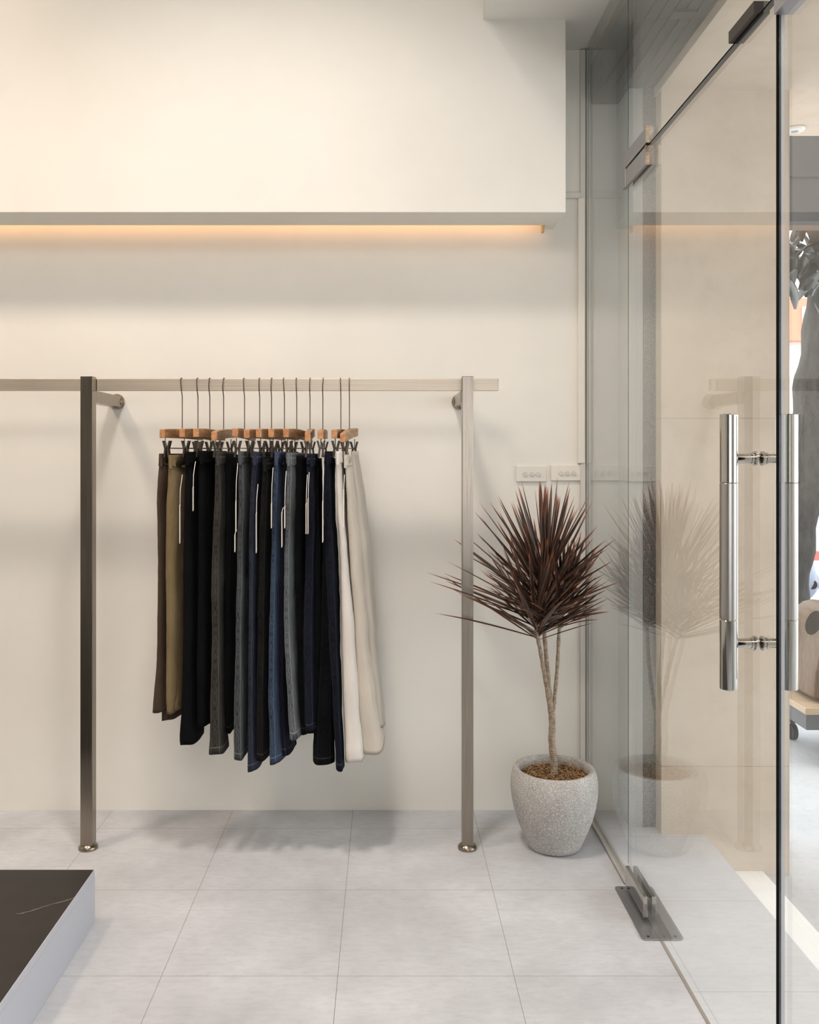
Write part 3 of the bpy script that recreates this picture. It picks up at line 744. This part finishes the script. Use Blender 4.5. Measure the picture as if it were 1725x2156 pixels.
# leaves
def leaf_mat():
    n = NT('dracaena_leaf'); uv = n.coords('UV'); sp = n.node('ShaderNodeSeparateXYZ', i_0=uv); u, v = sp.outputs[0], sp.outputs[1]
    e = n.math('ABSOLUTE', n.math('SUBTRACT', u, .5)); r = n.noise(n.coords(), 9, 3)
    c = n.mix(r, lin((34, 34, 33)), lin((62, 54, 46)))
    mid = n.math('LESS_THAN', e, .06); c = n.mix(n.math('MULTIPLY', mid, .5), c, lin((76, 68, 60)))
    red = n.math('MAXIMUM', n.math('MULTIPLY', n.ramp(e, .36, .46), .8), n.math('MULTIPLY', n.ramp(v, .8, 1.0), .75))
    c = n.mix(red, c, lin((176, 108, 74)))
    return n.set(Base_Color=c, Roughness=.35, Specular_IOR_Level=.5)
M_leaf = leaf_mat()
def add_leaf(m, base, az, el, L, W, droop):
    n = 9; dr = Vector((math.cos(az)*math.cos(el), math.sin(az)*math.cos(el), math.sin(el)))
    side = dr.cross(Vector((0, 0, 1))); side = side.normalized() if side.length > .05 else Vector((1, 0, 0))
    tw = random.uniform(-.6, .6); p = base.copy(); cur = dr.copy(); pts = []
    for i in range(n+1):
        f = i/n; pts.append((p.copy(), cur.copy()))
        cur = (cur+Vector((0, 0, -droop/n*(.4+1.2*f)))).normalized(); p = p+cur*(L/n)
    for q, _ in pts:
        if q.x > .722 or q.y > 3.275: return False
        if abs(q.x-XPR) < .032 and abs(q.y-YP) < .034: return False
        if abs(q.z-ZR) < .03 and q.x < .40 and abs(q.y-YR) < .02: return False
        if q.y > 2.985 and abs(q.x-XPR) < .028 and abs(q.z-1.504) < .03: return False
    b = len(m.v)
    for i, (q, c_) in enumerate(pts):
        f = i/n; wd = W*(math.sin(math.pi*min(1, (f*.82+.14)))**.8)*(1 if f < 1 else .02)
        if i == n: wd = .0003
        s_ = (side*math.cos(tw)+c_.cross(side)*math.sin(tw)).normalized(); nrm = c_.cross(s_).normalized()
        up = nrm*(wd*.28)
        m.v += [tuple(q-s_*wd/2+up), tuple(q), tuple(q+s_*wd/2+up)]
    for i in range(n):
        a = b+i*3; f0, f1 = i/n, (i+1)/n
        m.face((a, a+1, a+4, a+3), [(0, f0), (.5, f0), (.5, f1), (0, f1)])
        m.face((a+1, a+2, a+5, a+4), [(.5, f0), (1, f0), (1, f1), (.5, f1)])
    return True
def head(stem, t0, nl, Lr, Wr, bias=(0, 0), elr=(-.05, 1.5), seedv=1):
    random.seed(seedv); P = smooth_path(stem); m = MB(); k = 0; tries = 0; top = len(P)-1
    while k < nl and tries < nl*30:
        tries += 1
        f = t0+(1-t0)*(k/nl)**.85; fi = f*top; i = min(int(fi), top-1); base = P[i].lerp(P[i+1], fi-i)
        g = (f-t0)/(1-t0)
        el = elr[0]+(elr[1]-elr[0])*(g**1.5)+random.gauss(0, .14); az = k*2.39996+random.gauss(0, .35)
        el = max(.32, min(1.5, el))
        L = random.uniform(*Lr)*(1-.30*g); dro = random.uniform(.02, .28)*(1-.6*g)
        # leaves crowding the glass or wall grow shorter
        for sc in (1, .8, .62, .48):
            if add_leaf(m, base+Vector((0, 0, .003)), az, el, L*sc, random.uniform(*Wr), dro): break
        else:
            az += 1.0
            k += .0
            if random.random() < .5: k += 1
            continue
        k += 1
    return m.build('foliage', M_leaf, plant, smooth=True)
head(stemM, .56, 124, (.35, .46), (.011, .0165), elr=(.34, 1.5), seedv=3)
head(stemA, .72, 60, (.32, .42), (.010, .0155), elr=(.32, 1.3), seedv=11)
head(stemR, .66, 78, (.26, .36), (.009, .014), elr=(.34, 1.35), seedv=23)
relocate(plant, (PXc, PYc, 0))

# ------------------------------------------------------------------ street: tree, cart, scooter, shopfronts
GZ = -.14
tree = thing('street_tree', 'dark street tree trunk with big leaves outside at the right edge', 'tree', (2.75, 6.0, GZ))
def rough_bark():
    n = NT('tree_bark'); v = n.noise(n.coords('Object', (1, 1, .35)), 26, 6, .75); n.bump(v, 1.0, .03)
    return n.set(Base_Color=n.mix(n.ramp(v, .35, .75), lin((44, 43, 42)), lin((96, 93, 88))), Roughness=.95)
def TP(px, py, Y=6.0): x, z = XZ(px, py, Y); return Vector((x, Y, z))
tp = [Vector((2.62, 6, GZ))]+[TP(1668, 1300), TP(1676, 1180), TP(1690, 1060), TP(1704, 940), TP(1716, 820), TP(1735, 700), TP(1748, 560), TP(1770, 420), TP(1800, 250)]
P = smooth_path(tp); rs = [.15 if i < 3 else (.075+.055*min(1, i/20)+.012*math.sin(i*1.3)) for i in range(len(P))]
MB().tube(P, rs, 20).build('trunk', rough_bark(), tree, smooth='all')
m = MB(); m.tube(smooth_path([TP(1745, 560), TP(1715, 500), TP(1690, 450, 5.8), TP(1665, 430, 5.7), TP(1640, 440, 5.6)]), [.03]*20+[.012], 8); m.build('limb', rough_bark(), tree, smooth=True)
random.seed(5); m = MB()
for i in range(70):
    c = TP(random.uniform(1640, 1790), random.uniform(395, 585), random.uniform(5.3, 6.2))
    L = random.uniform(.18, .34); W = L*.42; az = random.uniform(0, 6.28); el = random.uniform(-1.4, -.3)
    d = Vector((math.cos(az)*math.cos(el), math.sin(az)*math.cos(el), math.sin(el))); s_ = d.cross(Vector((0, 0, 1))).normalized(); nn = d.cross(s_)
    b = len(m.v)
    for k in range(7):
        f = k/6; wd = W*math.sin(math.pi*(f*.9+.05))**.8; q = c+d*L*f-nn*.04*math.sin(f*3)
        m.v += [tuple(q-s_*wd/2+nn*wd*.15), tuple(q), tuple(q+s_*wd/2+nn*wd*.15)]
    for k in range(6):
        a = b+k*3; m.face((a, a+1, a+4, a+3)); m.face((a+1, a+2, a+5, a+4))
m.build('foliage', plain('tree_leaf', (70, 74, 72), .22, var=.2), tree, smooth=True)
relocate(tree, (2.62, 6.0, GZ))

o = MB(); o.box(1.9, 4.6, 4.55, 4.75, 2.50, 3.6); fa = o.build('awning_panel', plain('grey_panel', (70, 70, 74), .5, var=.03), bevel=.004)
tag(fa, 'plain grey fascia panel beyond the porch ceiling', 'panel')
bx(1.9, 4.6, 4.545, 4.5495, 2.72, 2.726).build('joint', M_dark, fa)
bx(1.93, 2.0, 4.62, 4.69, GZ, 2.499).build('post', plain('grey_post', (92, 92, 96), .5), fa)

# wooden cart with shaped seat
Y = 4.35; k = Y/F
ct = thing('wheeled_bench', 'low wheeled bench with pale board and shaped brown seat outside', 'bench', (2.2, Y, GZ))
zb = XZ(0, 1474, Y)[1]
bx(1.93, 2.9, Y-.25, Y+.25, zb, zb+.03).build('board', wood('bench_board', (168, 142, 114), (192, 168, 140), 0), ct, bevel=.003)
bx(1.94, 2.89, Y-.235, Y+.235, zb-.075, zb-.0005).build('underframe', plain('bench_frame', (86, 86, 88), .4), ct, bevel=.004)
for lx in (2.075, 2.8):
    for ly in (Y-.2, Y+.2):
        lg = bx(lx-.016, lx+.016, ly-.016, ly+.016, GZ+.085, zb-.076).build('leg', plain('bench_leg', (70, 70, 72), .35), ct, bevel=.002)
        MB().rod((lx-.012, ly, GZ+.04), (lx+.012, ly, GZ+.04), .04, 20).build('caster', M_black, lg, smooth=True)
# shaped wooden seat body: side outline extruded along X with a rounded back
sm = MB(); out = []
pts = [(1664,1452),(1668,1400),(1678,1350),(1684,1320),(1684,1300),(1692,1283),(1705,1274),(1722,1270),(1745,1272),(1765,1290),(1775,1330),(1778,1452)]
poly = [(XZ(a, b, Y)[0]+.03, XZ(a, b, Y)[1]) for a, b in pts]; poly = [(x, max(z, zb+.031)) for x, z in poly]
n_ = len(poly)
for yy, sc in ((Y-.17, .93), (Y-.13, 1), (Y+.13, 1), (Y+.17, .93)):
    cx_ = sum(p[0] for p in poly)/n_; 
    for x, z in poly: sm.v.append((cx_+(x-cx_)*sc, yy, zb+.031+(z-zb-.031)*sc))
for r in range(3):
    for i in range(n_): j = (i+1) % n_; sm.face((r*n_+i, (r+1)*n_+i, (r+1)*n_+j, r*n_+j))
sm.face(list(range(n_))); sm.face([3*n_+i for i in reversed(range(n_))])
seat = sm.build('seat_shell', wood('seat_wood', (84, 63, 42), (122, 94, 64), 2), ct, smooth=True, bevel=.01)
m = MB(); m.lathe([(.0, -.012), (.03, -.010), (.042, 0), (.03, .010), (.0, .012)], (0, 0, 0), 24)
q = XZ(1702, 1312, Y-.18); m.v = [(q[0]+.03+v[0]*.9+v[1]*.3, Y-.172+v[2]*.4, q[1]+v[1]*1.35) for v in m.v]; m.build('dark_inset', plain('inset', (66, 58, 50), .6), seat, smooth=True)
relocate(ct, (2.4, Y, GZ))

# scooter parked beyond
Y = 6.9
sc = thing('scooter', 'pale grey-blue scooter parked outside behind the bench', 'scooter', (3.2, Y, GZ))
def SP(px, py, dy=0): x, z = XZ(px, py, Y+dy); return (x, Y+dy, z)
M_sc = plain('scooter_paint', (150, 158, 178), .25, var=.03)
m = MB()
for i, (px, py, rr) in enumerate(((1640,1170,.05),(1665,1200,.16),(1685,1215,.19),(1708,1225,.15),(1722,1230,.08))): pass
m.tube([SP(1640,1180), SP(1656,1195), SP(1672,1212), SP(1690,1222), SP(1705,1228), SP(1722,1226)], [.05, .12, .16, .155, .12, .05], 20)
m.build('front_fairing', M_sc, sc, smooth='all')
MB().rod(SP(1711,1231,-.14), SP(1711,1231,-.11), .035, 20).build('indicator', M_black, sc)
MB().tube([SP(1722,1226), SP(1745,1240), SP(1775,1225)], [.03, .035, .02], 10).build('handlebar', M_black, sc, smooth=True)
MB().tube([SP(1650,1215), SP(1660,1330), SP(1690,1440), SP(1770,1450), SP(1820,1340)], [.06, .09, .08, .1, .12], 14).build('body', M_sc, sc, smooth='all')
def wheel(cx, cz, R, nm='wheel'):
    pts = [(cx+R*math.cos(a*math.pi/14), Y, cz+R*math.sin(a*math.pi/14)) for a in range(29)]
    mm = MB().tube(pts, .045, 10, cap=False); mm.rod((cx, Y-.03, cz), (cx, Y+.03, cz), R*.6, 20); mm.build(nm, M_black, sc, smooth=True)
wheel(2.78, GZ+.22, .175); wheel(3.9, GZ+.22, .175)
relocate(sc, (3.2, Y, GZ))

# far side of the road
bd = thing('shop_building', 'white building with orange-red sign band across the road', 'building', (7, 15, GZ))
bx(2, 16, 15, 20, GZ, 9).build('wall', plain('far_wall', (214, 212, 208), .8, var=.12, scale=2), bd)
bx(5.2, 12, 14.8, 14.99, 3.2, 3.9).build('sign_band', plain('far_sign', (206, 120, 96), .6, var=.1), bd)
bx(6.9, 7.3, 14.74, 14.79, 3.3, 3.75).build('sign_emblem', M_plastic, bd)
bx(6.2, 8.2, 14.93, 14.99, GZ, 2.6).build('shutter', plain('far_shutter', (168, 168, 172), .5), bd)
relocate(bd, (7, 15, GZ))
kb = bx(2, 16, 12.2, 12.35, GZ, GZ+.12).build('kerb', plain('red_kerb', (196, 96, 88), .8)); tag(kb, 'long red-painted kerb on the far side of the road', 'kerb')
vn = thing('parked_van', 'distant pale van parked before the white building', 'van', (6.6, 11.2, GZ))
bx(6.0, 7.9, 10.6, 12.0, GZ+.3, GZ+1.25).build('body', plain('van_paint', (196, 198, 202), .3), vn, bevel=.08)
bx(6.2, 7.6, 10.65, 11.95, GZ+1.26, GZ+1.75).build('cabin', plain('van_glass', (88, 92, 98), .15), vn, bevel=.12)
for wx in (6.35, 7.5):
    MB().rod((wx, 10.56, GZ+.3), (wx, 10.75, GZ+.3), .3, 24).build('wheel', M_black, vn, smooth=True)
relocate(vn, (6.6, 11.2, GZ))
